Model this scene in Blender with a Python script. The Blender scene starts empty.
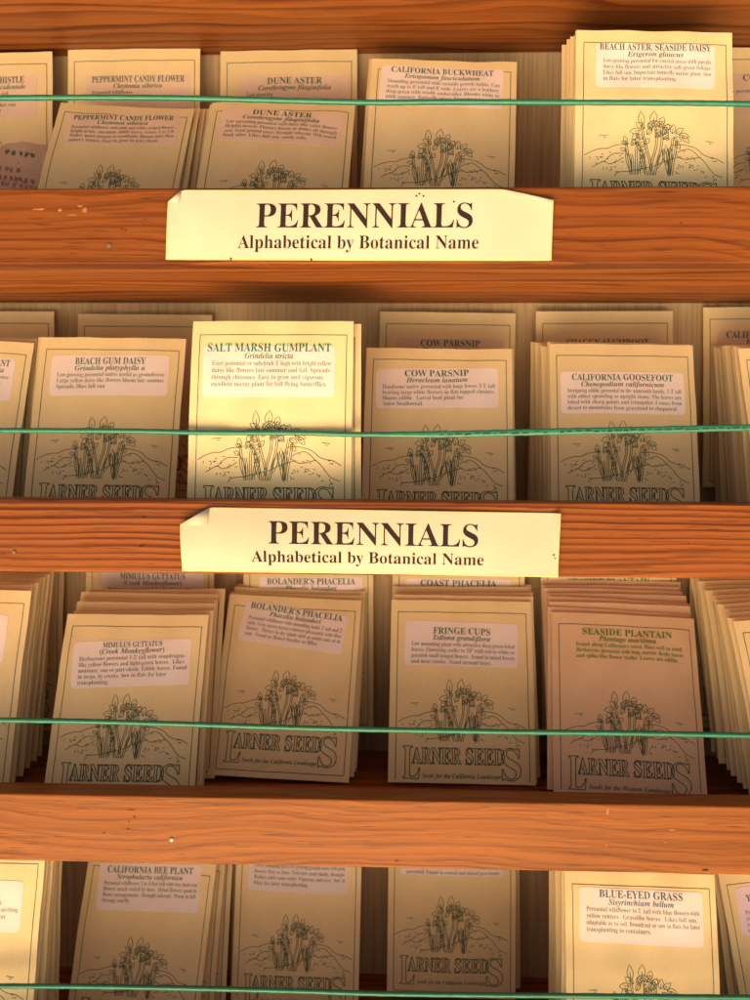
import bpy, math, random
import numpy as np
from mathutils import Matrix, Vector

random.seed(11)
SC = bpy.context.scene
COL = SC.collection
RAD = math.radians

# ------------------------------------------------------------------ frame
# The rack is described upright: X along the rails, Y into the rack, Z up the
# rack.  The whole display leans back like a sloping stand; R applies the lean.
TILT = 58.0
R = Matrix.Rotation(RAD(-TILT), 4, 'X')
LIFT = Matrix.Translation((0, 0, 0.95))
W2 = LIFT @ R

# ------------------------------------------------------------------ camera
F_PX, DIST = 1066.0, 0.55
PITCH, YAW, ROLL = RAD(4.2), RAD(2.1), RAD(0.26)
CAM = np.array([0.020, -DIST, 0.0])
fwd = np.array([-math.sin(YAW)*math.cos(PITCH), math.cos(YAW)*math.cos(PITCH), -math.sin(PITCH)])
_r0 = np.array([math.cos(YAW), math.sin(YAW), 0.0])
_u0 = np.cross(_r0, fwd)
c_right = math.cos(ROLL)*_r0 + math.sin(ROLL)*_u0
c_up = -math.sin(ROLL)*_r0 + math.cos(ROLL)*_u0


def at(u, v, y):
    """point at rack depth y seen at photo pixel u, v"""
    d = fwd + c_right*(u-375)/F_PX - c_up*(v-500)/F_PX
    return Vector(CAM + d*((y-CAM[1])/d[1]))


cam = bpy.data.cameras.new('camera')
cam_o = bpy.data.objects.new('camera', cam)
COL.objects.link(cam_o)
cm = Matrix.Identity(4)
for i, v in enumerate((c_right, c_up, -fwd, CAM)):
    for j in range(3):
        cm[j][i] = v[j]
cam_o.matrix_world = W2 @ cm
cam.sensor_fit = 'VERTICAL'
cam.sensor_height = 24.0
cam.lens = 24.0*F_PX/1000.0
cam.clip_start, cam.clip_end = 0.02, 100.0
cam.dof.use_dof = True
cam.dof.focus_distance = 0.575
cam.dof.aperture_fstop = 6.3
SC.camera = cam_o

# ------------------------------------------------------------------ light
SUN_REL_EL, SUN_REL_AZ = -38.0, -8.0       # against the rack's face: from below, a little from the left
d_rel = Vector((math.sin(RAD(SUN_REL_AZ))*math.cos(RAD(SUN_REL_EL)),
                -math.cos(RAD(SUN_REL_AZ))*math.cos(RAD(SUN_REL_EL)),
                math.sin(RAD(SUN_REL_EL))))
to_sun = (R.to_3x3() @ d_rel).normalized()
sun = bpy.data.lights.new('sun', 'SUN')
sun.energy = 0.62
sun.angle = RAD(44)
sun.color = (1.0, 0.91, 0.82)
sun_o = bpy.data.objects.new('sun', sun)
COL.objects.link(sun_o)
sun_o.rotation_euler = to_sun.to_track_quat('Z', 'Y').to_euler()

world = bpy.data.worlds.new('World')
SC.world = world
world.use_nodes = True
wn = world.node_tree
sky = wn.nodes.new('ShaderNodeTexSky')
sky.sky_type = 'NISHITA'
sky.sun_disc = False
sky.sun_elevation = math.asin(to_sun.z)
sky.sun_rotation = math.atan2(to_sun.x, to_sun.y)
sky.dust_density = 6.0
sky.ozone_density = 0.6
warm = wn.nodes.new('ShaderNodeMix')          # the photograph's warm white balance
warm.data_type, warm.blend_type = 'RGBA', 'MULTIPLY'
warm.inputs['Factor'].default_value = 1.0
warm.inputs['B'].default_value = (1.0, 0.785, 0.52, 1.0)
wn.links.new(sky.outputs[0], warm.inputs['A'])
wn.links.new(warm.outputs['Result'], wn.nodes['Background'].inputs[0])
wn.nodes['Background'].inputs[1].default_value = 0.15

SC.view_settings.view_transform = 'Standard'
SC.view_settings.look = 'None'
SC.view_settings.exposure = 0.88
SC.view_settings.gamma = 1.0
SC.view_settings.use_curve_mapping = False
SC.cycles.max_bounces = 8
SC.cycles.diffuse_bounces = 5
SC.cycles.use_denoising = True

# ------------------------------------------------------------------ materials


def new_mat(name):
    m = bpy.data.materials.new(name)
    m.use_nodes = True
    return m, m.node_tree, m.node_tree.nodes['Principled BSDF']


def nd(t, kind, **kw):
    n = t.nodes.new(kind)
    for k, v in kw.items():
        setattr(n, k, v)
    return n


def math_n(t, op, a, b=None, c=None):
    n = nd(t, 'ShaderNodeMath', operation=op)
    for i, v in enumerate((a, b, c)):
        if v is None:
            continue
        if isinstance(v, (int, float)):
            n.inputs[i].default_value = v
        else:
            t.links.new(v, n.inputs[i])
    return n.outputs[0]


def noise(t, vec, scale, detail=3.0, rough=0.55):
    n = nd(t, 'ShaderNodeTexNoise')
    n.inputs['Scale'].default_value = scale
    n.inputs['Detail'].default_value = detail
    n.inputs['Roughness'].default_value = rough
    t.links.new(vec, n.inputs['Vector'])
    return n.outputs['Fac']


def mapped(t, vec, scale, loc=(0, 0, 0)):
    m = nd(t, 'ShaderNodeMapping')
    m.inputs['Scale'].default_value = scale
    m.inputs['Location'].default_value = loc
    t.links.new(vec, m.inputs['Vector'])
    return m.outputs['Vector']


def mix(t, fac, a, b, kind='MIX'):
    n = nd(t, 'ShaderNodeMix', data_type='RGBA', blend_type=kind)
    for sock, v in ((n.inputs['Factor'], fac), (n.inputs['A'], a), (n.inputs['B'], b)):
        if isinstance(v, (int, float)):
            sock.default_value = v
        elif isinstance(v, tuple):
            sock.default_value = v if len(v) == 4 else v + (1.0,)
        else:
            t.links.new(v, sock)
    return n.outputs['Result']


def ramp(t, fac, stops):
    n = nd(t, 'ShaderNodeValToRGB')
    e = n.color_ramp.elements
    while len(e) > len(stops):
        e.remove(e[-1])
    while len(e) < len(stops):
        e.new(0.5)
    for el, (p, c) in zip(e, stops):
        el.position = p
        el.color = c if len(c) == 4 else tuple(c) + (1.0,)
    t.links.new(fac, n.inputs[0])
    return n.outputs[0]


def wood(name, light, dark, pith=(0.08, 0.07), freq=190.0, warp=0.006, seed=0.0, contrast=1.0, rough=0.42,
         axis='X', coat=0.2, wx=5.0, jitter=1.2, fine_amt=0.12):
    """fir cut along a log: rings round a pith line that runs along the board, wobbling"""
    m, t, b = new_mat(name)
    tc = nd(t, 'ShaderNodeTexCoord')
    vec = tc.outputs['Object']
    sp = nd(t, 'ShaderNodeSeparateXYZ')
    t.links.new(vec, sp.inputs[0])
    X, Y, Z = sp.outputs
    if axis == 'Z':
        X, Z = Z, X
    cb = nd(t, 'ShaderNodeCombineXYZ')
    for s, i in ((X, 0), (Y, 1), (Z, 2)):
        t.links.new(s, cb.inputs[i])
    v = cb.outputs[0]
    w1 = noise(t, mapped(t, v, (wx, 16, 16), (seed, seed*1.7, 3.1)), 1.0, 2.0)
    w2 = noise(t, mapped(t, v, (14, 60, 60), (seed*2.3, 5.1, seed)), 1.0, 2.0)
    w3 = noise(t, mapped(t, v, (60, 500, 500), (seed, 1.1, seed)), 1.0, 2.0)
    dy = math_n(t, 'SUBTRACT', Y, pith[0])
    dz = math_n(t, 'SUBTRACT', Z, pith[1])
    r = math_n(t, 'SQRT', math_n(t, 'ADD', math_n(t, 'MULTIPLY', dy, dy), math_n(t, 'MULTIPLY', dz, dz)))
    r = math_n(t, 'ADD', r, math_n(t, 'MULTIPLY', math_n(t, 'SUBTRACT', w1, 0.5), warp*4))
    r = math_n(t, 'ADD', r, math_n(t, 'MULTIPLY', math_n(t, 'SUBTRACT', w2, 0.5), warp*0.7))
    r = math_n(t, 'ADD', r, math_n(t, 'MULTIPLY', math_n(t, 'SUBTRACT', w3, 0.5), warp*0.08))
    # rings of unequal width
    ph = math_n(t, 'MULTIPLY', r, freq)
    wv = nd(t, 'ShaderNodeTexNoise', noise_dimensions='1D')
    wv.inputs['Scale'].default_value = 0.55
    wv.inputs['Detail'].default_value = 1.0
    t.links.new(ph, wv.inputs['W'])
    ph = math_n(t, 'ADD', ph, math_n(t, 'MULTIPLY', wv.outputs['Fac'], jitter))
    fr = math_n(t, 'FRACT', ph)
    idx = math_n(t, 'FLOOR', ph)
    wn_ = nd(t, 'ShaderNodeTexWhiteNoise', noise_dimensions='1D')
    t.links.new(idx, wn_.inputs['W'])
    late = ramp(t, fr, [(0.0, (0.35,)*3), (0.08, (0.0,)*3), (0.42, (0.06,)*3), (0.66, (0.5,)*3), (0.84, (1.0,)*3), (0.94, (1.0,)*3), (1.0, (0.45,)*3)])
    lf = math_n(t, 'MULTIPLY', late, math_n(t, 'ADD', math_n(t, 'MULTIPLY', wn_.outputs['Value'], 0.55), 0.55*contrast))
    big = noise(t, mapped(t, v, (3.5, 22, 22), (seed*1.3, 7.7, seed)), 1.0, 2.0)
    lf = math_n(t, 'MULTIPLY', lf, ramp(t, big, [(0.32, (0.35,)*3), (0.62, (1.0,)*3)]))
    fine = math_n(t, 'FRACT', math_n(t, 'MULTIPLY', ph, 3.37))
    lf = math_n(t, 'ADD', lf, math_n(t, 'MULTIPLY', fine, fine_amt))
    strk = noise(t, mapped(t, v, (14, 330, 330), (seed, 4, seed)), 1.0, 2.0, 0.5)
    fib = noise(t, mapped(t, v, (9, 700, 700), (seed, 0, 0)), 1.0, 4.0, 0.65)
    pore = noise(t, mapped(t, v, (55, 1500, 1500), (seed, 2, seed*2)), 1.0, 1.0, 0.5)
    pat = noise(t, mapped(t, v, (6, 26, 26), (seed*3, 2, 0)), 1.0, 3.0)
    c = mix(t, math_n(t, 'MINIMUM', lf, 1.0), light, dark)
    c = mix(t, math_n(t, 'MULTIPLY', math_n(t, 'GREATER_THAN', fib, 0.60), 0.16), c, tuple(x*0.55 for x in dark))
    c = mix(t, ramp(t, strk, [(0.60, (0.0,)*3), (0.68, (0.42,)*3)]), c, tuple(x*0.7 for x in dark))
    c = mix(t, ramp(t, pore, [(0.66, (0.0,)*3), (0.72, (0.55,)*3)]), c, tuple(x*0.45 for x in dark))
    c = mix(t, 0.6, c, ramp(t, pat, [(0.3, (0.80, 0.72, 0.66)), (0.7, (1.12, 1.1, 1.06))]), 'MULTIPLY')
    c = mix(t, 0.75, c, ramp(t, fib, [(0.3, (0.66,)*3), (0.7, (1.28,)*3)]), 'MULTIPLY')
    t.links.new(c, b.inputs['Base Color'])
    b.inputs['Roughness'].default_value = rough
    b.inputs['Specular IOR Level'].default_value = coat
    bp = nd(t, 'ShaderNodeBump')
    bp.inputs['Strength'].default_value = 0.10
    bp.inputs['Distance'].default_value = 0.0006
    hh = math_n(t, 'ADD', math_n(t, 'MULTIPLY', lf, 0.15), fib)
    t.links.new(hh, bp.inputs['Height'])
    t.links.new(bp.outputs[0], b.inputs['Normal'])
    return m


FIR_L, FIR_D = (0.26, 0.084, 0.018), (0.11, 0.024, 0.005)
M_RAIL = [
    wood('fir_rail_wavy', (0.235, 0.074, 0.0135), (0.105, 0.023, 0.004), (0.05, 0.24), 170, 0.0065, 1.3, 1.1, wx=6.0, jitter=1.3, fine_amt=0.2),
    wood('fir_rail_straight', (0.275, 0.084, 0.0135), (0.09, 0.017, 0.003), (0.02, 0.45), 268, 0.0034, 4.2, 1.7, wx=3.0, jitter=0.7, fine_amt=0.15),
    wood('fir_rail_figured', (0.285, 0.098, 0.0150), (0.125, 0.028, 0.004), (0.035, 0.085), 215, 0.0078, 3.4, 0.8, wx=5.0, jitter=1.8, fine_amt=0.3),
    wood('fir_rail_lower', FIR_L, FIR_D, (0.06, -0.13), 190, 0.006, 2.7),
]
M_SHELF = wood('fir_shelf', (0.31, 0.108, 0.025), (0.125, 0.030, 0.006), (0.24, 0.03), 85, 0.012, 9.4, 1.3, 0.5, wx=4.0)
M_BACK = wood('pale_fir_panel', (0.54, 0.43, 0.27), (0.48, 0.36, 0.215), (0.12, 0.05), 120, 0.004, 5.5, 0.5, 0.7, 'Z', 0.0)


def paper(name, col, var=0.06, speck=0.04, rough=0.75):
    m, t, b = new_mat(name)
    tc = nd(t, 'ShaderNodeTexCoord')
    o = tc.outputs['Object']
    n1 = noise(t, o, 28, 4.0)
    n2 = noise(t, mapped(t, o, (1, 1, 0.35)), 900, 3.0, 0.7)
    oi = nd(t, 'ShaderNodeObjectInfo')
    c = mix(t, 1.0, col, ramp(t, n1, [(0.3, (1-var, 1-var*1.25, 1-var*1.7)), (0.7, (1+var*0.5,)*3)]), 'MULTIPLY')
    c = mix(t, 1.0, c, ramp(t, n2, [(0.25, (1-speck,)*3), (0.75, (1+speck*0.5,)*3)]), 'MULTIPLY')
    c = mix(t, 1.0, c, ramp(t, oi.outputs['Random'], [(0.0, (0.93, 0.92, 0.90)), (1.0, (1.03, 1.03, 1.02))]), 'MULTIPLY')
    t.links.new(c, b.inputs['Base Color'])
    b.inputs['Roughness'].default_value = rough
    b.inputs['Specular IOR Level'].default_value = 0.25
    bp = nd(t, 'ShaderNodeBump')
    bp.inputs['Strength'].default_value = 0.12
    bp.inputs['Distance'].default_value = 0.0004
    t.links.new(math_n(t, 'ADD', n1, math_n(t, 'MULTIPLY', n2, 0.15)), bp.inputs['Height'])
    t.links.new(bp.outputs[0], b.inputs['Normal'])
    return m


def plain(name, col, rough=0.8, metal=0.0, spec=0.3):
    m, t, b = new_mat(name)
    tc = nd(t, 'ShaderNodeTexCoord')
    n1 = noise(t, tc.outputs['Object'], 300, 3.0)
    c = mix(t, 1.0, col, ramp(t, n1, [(0.3, (0.86,)*3), (0.7, (1.1,)*3)]), 'MULTIPLY')
    t.links.new(c, b.inputs['Base Color'])
    b.inputs['Roughness'].default_value = rough
    b.inputs['Metallic'].default_value = metal
    b.inputs['Specular IOR Level'].default_value = spec
    return m


M_CREAM = paper('cream_packet_paper', (0.80, 0.668, 0.400))
M_PINK = paper('pinkish_packet_paper', (0.74, 0.545, 0.37))
M_STICK = paper('white_sticker_paper', (0.86, 0.77, 0.79), 0.03, 0.03, 0.6)
M_STICK_OLD = paper('aged_sticker_paper', (0.78, 0.61, 0.50), 0.05)
M_LILAC = paper('lilac_sticker_paper', (0.74, 0.62, 0.78), 0.03, 0.03, 0.6)
M_SIGN = paper('cream_card', (0.60, 0.555, 0.445), 0.06, 0.02, 0.45)
M_FILM = paper('yellowed_card_edge', (0.72, 0.64, 0.28), 0.1, 0.03, 0.4)
M_INK = plain('dark_green_ink', (0.028, 0.130, 0.080))
M_LINE = plain('grey_green_print', (0.058, 0.098, 0.062))
M_GREEN = plain('green_ink', (0.012, 0.200, 0.100))
M_LEAFINK = plain('leaf_green_ink', (0.055, 0.230, 0.040))
M_BLUE = plain('blue_ink', (0.035, 0.125, 0.210))
M_BODY = plain('soft_text_ink', (0.095, 0.135, 0.095))
M_BODYG = plain('soft_green_text_ink', (0.070, 0.230, 0.130))
M_BLACK = plain('black_ink', (0.022, 0.012, 0.014))
M_SMUDGE = paper('stained_note_paper', (0.62, 0.46, 0.40), 0.2)
M_PURPLE = plain('purple_pen', (0.30, 0.13, 0.15))
M_CORD = plain('green_plastic', (0.015, 0.180, 0.115), 0.35, 0.0, 0.5)
M_CORDMARK = plain('dark_print_on_cord', (0.012, 0.050, 0.030), 0.6)
M_NAIL = plain('steel_nail', (0.24, 0.22, 0.19), 0.4, 0.9)
M_OLDNAIL = plain('dull_nail', (0.17, 0.13, 0.10), 0.6, 0.3)
M_SCUFF = plain('pale_scuff', (0.33, 0.155, 0.058))
M_KNOT = plain('brown_fleck', (0.13, 0.035, 0.008))
M_HOLE = plain('dark_hole', (0.030, 0.010, 0.006))

# ------------------------------------------------------------------ helpers


class MB:
    def __init__(self):
        self.v, self.f, self.m, self.mats = [], [], [], []

    def mi(self, mat):
        if mat not in self.mats:
            self.mats.append(mat)
        return self.mats.index(mat)

    def add(self, verts, faces, mat):
        k = len(self.v)
        self.v += [tuple(p) for p in verts]
        self.f += [tuple(i+k for i in f) for f in faces]
        self.m += [self.mi(mat)]*len(faces)

    def mesh(self, name, smooth=False):
        me = bpy.data.meshes.new(name)
        me.from_pydata(self.v, [], self.f)
        for mt in self.mats:
            me.materials.append(mt)
        me.polygons.foreach_set('material_index', self.m)
        me.polygons.foreach_set('use_smooth', [smooth]*len(self.f))
        me.update()
        return me


def link(name, me, mw=None, parent=None, **props):
    o = bpy.data.objects.new(name, me)
    COL.objects.link(o)
    if parent is not None:
        o.parent = parent
    if mw is not None:
        if parent is None:
            o.matrix_world = W2 @ mw
        else:
            o.matrix_local = mw
    for k, v in props.items():
        o[k] = v
    return o


def board(x0, x1, y0, y1, z0, z1, mat, bev=0.0012, nx=1):
    """box with small rounded long edges, its origin in its middle"""
    cx, cy, cz = (x0+x1)/2, (y0+y1)/2, (z0+z1)/2
    hy, hz = (y1-y0)/2, (z1-z0)/2
    prof = []
    for sy, sz in ((-1, -1), (1, -1), (1, 1), (-1, 1)):
        a0 = {(-1, -1): 180, (1, -1): 270, (1, 1): 0, (-1, 1): 90}[(sy, sz)]
        for k in range(4):
            a = RAD(a0+k*30)
            prof.append((sy*(hy-bev)+bev*math.cos(a), sz*(hz-bev)+bev*math.sin(a)))
    mb = MB()
    n = len(prof)
    vs, fs = [], []
    for i in range(nx+1):
        x = x0-cx+(x1-x0)*i/nx
        vs += [(x, p[0], p[1]) for p in prof]
    for i in range(nx):
        for j in range(n):
            a, b_ = i*n+j, i*n+(j+1) % n
            fs.append((a, b_, b_+n, a+n))
    fs.append(tuple(range(n))[::-1])
    fs.append(tuple(nx*n+j for j in range(n)))
    mb.add(vs, [f[::-1] for f in fs], mat)
    return mb, Matrix.Translation((cx, cy, cz))


# ------------------------------------------------------------------ lettering
EXC = {'h': '\u210e'}


def style(s, kind):
    U, L, Dg = {'bold': (0x1D400, 0x1D41A, 0x1D7CE), 'bi': (0x1D468, 0x1D482, 0x1D7CE)}[kind]
    out = ''
    for c in s:
        if 'A' <= c <= 'Z':
            out += chr(U+ord(c)-65)
        elif 'a' <= c <= 'z':
            out += chr(L+ord(c)-97)
        elif '0' <= c <= '9':
            out += chr(Dg+ord(c)-48)
        else:
            out += c
    return out


_cache = {}


def glyphs(s, kind='bold', outline=False, res=2, off=0.0, space=1.0):
    """lettering at size 1: (points, faces or edges, x0, x1, z0, z1); baseline at z = 0"""
    key = (s, kind, outline, res, off, space)
    if key in _cache:
        return _cache[key]
    cu = bpy.data.curves.new('lettering', 'FONT')
    cu.body = style(s, kind)
    cu.resolution_u = res
    cu.offset = off
    cu.space_character = space
    if outline:
        cu.fill_mode = 'NONE'
    o = bpy.data.objects.new('lettering', cu)
    COL.objects.link(o)
    dg = bpy.context.evaluated_depsgraph_get()
    me = bpy.data.meshes.new_from_object(o.evaluated_get(dg))
    P = [(v.co.x, v.co.y) for v in me.vertices]
    E_ = [tuple(e.vertices) for e in me.edges] if outline else [tuple(p.vertices) for p in me.polygons]
    bpy.data.objects.remove(o)
    bpy.data.curves.remove(cu)
    bpy.data.meshes.remove(me)
    xs, zs = [p[0] for p in P], [p[1] for p in P]
    _cache[key] = (P, E_, min(xs), max(xs), min(zs), max(zs))
    return _cache[key]


def ribbon(pts, w, closed=False, z=0.0):
    """flat strip along a polyline in 2D"""
    n = len(pts)
    vs, fs = [], []
    for i in range(n):
        if closed:
            a, b_ = pts[i-1], pts[(i+1) % n]
        else:
            a, b_ = pts[max(i-1, 0)], pts[min(i+1, n-1)]
        dx, dz = b_[0]-a[0], b_[1]-a[1]
        l = math.hypot(dx, dz) or 1
        nx_, nz_ = -dz/l*w/2, dx/l*w/2
        vs += [(pts[i][0]+nx_, pts[i][1]+nz_), (pts[i][0]-nx_, pts[i][1]-nz_)]
    for i in range(n if closed else n-1):
        j = (i+1) % n
        fs.append((2*i, 2*i+1, 2*j+1, 2*j))
    return vs, fs


def smooth_line(pts, k=4):
    """Catmull-Rom through the points"""
    out = []
    P = [pts[0]]+list(pts)+[pts[-1]]
    for i in range(1, len(P)-2):
        for s in range(k):
            t = s/k
            q = []
            for d in (0, 1):
                a, b_, c, e = P[i-1][d], P[i][d], P[i+1][d], P[i+2][d]
                q.append(0.5*(2*b_+(c-a)*t+(2*a-5*b_+4*c-e)*t*t+(3*b_-a-3*c+e)*t**3))
            out.append(tuple(q))
    out.append(tuple(pts[-1]))
    return out


def resample(pts, step):
    out = [pts[0]]
    for a, b_ in zip(pts, pts[1:]):
        n = max(1, int(math.hypot(b_[0]-a[0], b_[1]-a[1])/step))
        out += [(a[0]+(b_[0]-a[0])*k/n, a[1]+(b_[1]-a[1])*k/n) for k in range(1, n+1)]
    return out


# ------------------------------------------------------------------ the packet print
PW, PH = 0.087, 0.117      # packet size
MM = 0.001


def leaf_pts(x, z, ang, ln, wd, n=6):
    """closed pointed leaf outline from its foot; angle in degrees from straight up, clockwise"""
    ca, sa = math.cos(RAD(ang)), math.sin(RAD(ang))
    side = [(ln*k/n, wd*math.sin(math.pi*(k/n)**0.85)) for k in range(n+1)]
    loop = [(a, b_) for a, b_ in side]+[(a, -b_) for a, b_ in side[-2:0:-1]]
    return [(x+a*sa+b_*ca, z-a*ca+b_*sa) for a, b_ in loop]


def sketch():
    """line drawing of meadow plants before hills: list of (points, closed) in drawing units, z down"""
    L = []
    hills = [
        [(28, 270), (60, 252), (100, 240), (130, 239), (160, 225), (195, 217), (232, 212)],
        [(65, 326), (95, 308), (120, 297), (140, 276), (165, 262), (205, 262)],
        [(105, 300), (122, 302), (140, 311), (172, 302), (205, 280)],
        [(165, 370), (180, 352), (232, 345), (300, 329), (345, 318), (380, 301), (420, 285), (462, 274)],
        [(420, 216), (470, 213), (520, 225), (545, 240), (560, 255), (590, 268), (622, 273), (660, 294)],
        [(440, 256), (470, 240), (500, 235), (525, 249), (545, 270), (570, 291), (600, 330), (622, 350), (655, 362)],
        [(440, 262), (462, 280), (492, 285), (530, 276), (552, 271)],
    ]
    L += [(smooth_line(h), False) for h in hills]
    for a, b_ in (((90, 178), (130, 176)), ((575, 194), (610, 199)), ((112, 186), (124, 185)), ((590, 205), (600, 206))):
        L.append(([a, b_], False))
    rnd = random.Random(5)
    for cx, cz, n in ((75, 295, 6), (140, 335, 6), (180, 290, 4), (480, 310, 8), (540, 320, 7), (600, 360, 5), (430, 345, 5),
                      (620, 290, 4), (130, 262, 3), (500, 260, 4)):
        for _ in range(n):
            x, z = cx+rnd.uniform(-28, 28), cz+rnd.uniform(-18, 18)
            dx, dz = (rnd.uniform(8, 14), rnd.uniform(-3, 3)) if rnd.random() < 0.6 else (rnd.uniform(-3, 3), rnd.uniform(8, 13))
            L.append(([(x, z), (x+dx, z+dz)], False))
    # stalks drawn as double lines, foot to head
    stalks = [
        [(335, 362), (325, 300), (308, 235), (292, 170), (286, 128)],
        [(322, 362), (335, 290), (352, 220), (350, 150), (338, 122)],
        [(345, 362), (358, 300), (372, 240), (378, 180), (372, 118)],
        [(308, 362), (300, 310), (280, 250), (262, 200)],
        [(238, 362), (232, 310), (222, 255), (216, 215)],
        [(262, 362), (262, 310), (262, 250), (266, 212)],
        [(275, 358), (280, 310), (292, 262)],
        [(408, 362), (412, 300), (420, 240), (428, 180)],
        [(420, 362), (428, 300), (440, 235), (444, 190)],
        [(247, 360), (246, 310), (240, 262)],
    ]
    for s in stalks:
        c = smooth_line(s)
        for d in (-4.2, 4.2):
            L.append(([(x+d, z) for x, z in c], False))
    # long pods and blades
    for x, z, a, ln, wd in ((395, 215, 176, 150, 11), (416, 220, 182, 145, 10), (385, 235, 172, 80, 9), (404, 232, 178, 90, 7),
                            (300, 352, -9, 130, 11), (360, 330, 14, 95, 10), (240, 352, -14, 110, 10),
                            (275, 345, 16, 100, 10)):
        L.append((leaf_pts(x, z, a, ln, wd, 7), True))
    # heads, buds, leaves
    for x, z, a, ln, wd in ((286, 128, -4, 62, 13), (336, 118, 6, 56, 15), (300, 140, -55, 44, 12), (278, 150, -95, 40, 13),
                            (272, 165, -130, 34, 12), (318, 135, 40, 40, 12), (350, 128, 60, 40, 12), (372, 118, 18, 34, 12),
                            (366, 130, -40, 34, 11), (380, 135, 75, 40, 11), (395, 150, 20, 34, 11), (405, 160, -30, 32, 10),
                            (425, 160, 8, 40, 11), (440, 160, 50, 38, 11), (455, 165, 100, 42, 12), (470, 168, 140, 40, 10),
                            (432, 176, 120, 34, 10), (216, 215, -12, 34, 9), (222, 218, -60, 26, 8), (240, 222, 30, 30, 9),
                            (266, 212, 4, 34, 9), (262, 216, -40, 28, 8), (272, 222, 60, 26, 8), (330, 150, -20, 36, 10),
                            (310, 170, 30, 34, 10), (345, 180, 55, 34, 10), (295, 190, -60, 34, 10), (365, 175, -20, 34, 10),
                            (385, 190, 30, 36, 10), (410, 190, -50, 36, 10), (215, 250, -60, 26, 8), (280, 250, 40, 30, 8),
                            (440, 200, 150, 34, 9), (300, 215, 35, 30, 9), (390, 165, -10, 30, 9)):
        L.append((leaf_pts(x, z, a, ln*1.18, wd*1.12, 5), True))
        L.append(([(x, z), (x+ln*0.6*math.sin(RAD(a)), z-ln*0.6*math.cos(RAD(a)))], False))
    return L


def print_polys(tagline):
    """everything printed on a packet's front: (verts2d, faces, material); x from the middle, z up from the foot, metres"""
    out = []

    def tr(x, z):           # mm from the packet's top-left corner of an 85 x 114 layout
        return ((x-42.5)*MM*PW/0.085, PH-z*MM*PH/0.114)
    # border
    for seg in ([(4.2, 7.6), (81.6, 7.6)], [(81.6, 7.6), (81.6, 110.2)], [(81.6, 110.2), (4.2, 110.2)], [(4.2, 110.2), (4.2, 7.6)]):
        pts = resample([tr(*p) for p in seg], 0.004)
        v, f = ribbon(pts, 0.00042)
        out.append((v, f, M_LINE))
    # sketch
    for pts, closed in sketch():
        q = [tr(4+(x-18)*0.118, 49.7+(z-65)*0.118) for x, z in pts]
        v, f = ribbon(q, 0.00036, closed)
        out.append((v, f, M_LINE))
    # outlined name: large first and last letters hang below the small capitals
    for s, x0, x1, zt, zb in (('L', 8.4, 18.2, 87.6, 105.8), ('ARNER', 13.6, 42.0, 88.2, 97.6), ('SEED', 44.8, 67.0, 88.2, 97.6),
                              ('S', 65.6, 76.4, 87.8, 106.0)):
        P, E_, a0, a1, b0, b1 = glyphs(s, 'bold', True, 3)
        q = [tr(x0+(p[0]-a0)/(a1-a0)*(x1-x0), zb+(p[1]-b0)/(b1-b0)*(zt-zb)) for p in P]
        nxt = {}
        for a, b_ in E_:
            nxt.setdefault(a, []).append(b_)
            nxt.setdefault(b_, []).append(a)
        seen = set()
        for st in list(nxt):
            if st in seen:
                continue
            loop, cur = [], st
            while cur is not None:
                seen.add(cur)
                loop.append(cur)
                cur = next((k for k in nxt[cur] if k not in seen), None)
            if len(loop) > 2:
                v, f = ribbon([q[k] for k in loop], 0.00054, True)
                out.append((v, f, M_LINE))
    P, F_, a0, a1, b0, b1 = glyphs(tagline, 'bi')
    q = [tr(19.5+(p[0]-a0)/(a1-a0)*45.5, 105.2-(p[1])*3.6) for p in P]
    out.append((q, F_, M_LINE))
    return out


BENDS = [  # top curl, sideways bow, twist, foot curl  (metres)
    (0.0020, 0.0006, 0.000, 0.0006), (0.0045, -0.0010, 0.020, 0.0), (0.0010, 0.0012, -0.028, 0.0010),
    (0.0060, 0.0004, -0.015, 0.0004), (0.0030, -0.0008, 0.035, 0.0008), (0.0002, 0.0002, 0.004, 0.0)]


def front_y(x, z, bend):
    c, b_, tw, fo = bend
    hx, hz = PW/2, PH/2
    nx_, nz_ = min(1, abs(x)/hx), min(1, abs(z-hz)/hz)
    puff = 0.0003+0.0011*(1-nx_**3)*(1-nz_**3)
    return shape_y(x, z, bend)-puff


def shape_y(x, z, bend):
    c, b_, tw, fo = bend
    hx = PW/2
    k = max(0.0, z/PH-0.35)/0.65
    q = max(0.0, 0.3-z/PH)/0.3
    lump = 0.00032*math.sin(x*210+tw*300+c*900)*math.sin(z*150+b_*2500+c*700)+0.00022*math.sin(x*120-z*95+tw*500)
    return lump+c*k*k+b_*(x/hx)**2+tw*x*(z/PH-0.5)*0.35+fo*q*q


_pm = {}


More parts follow.
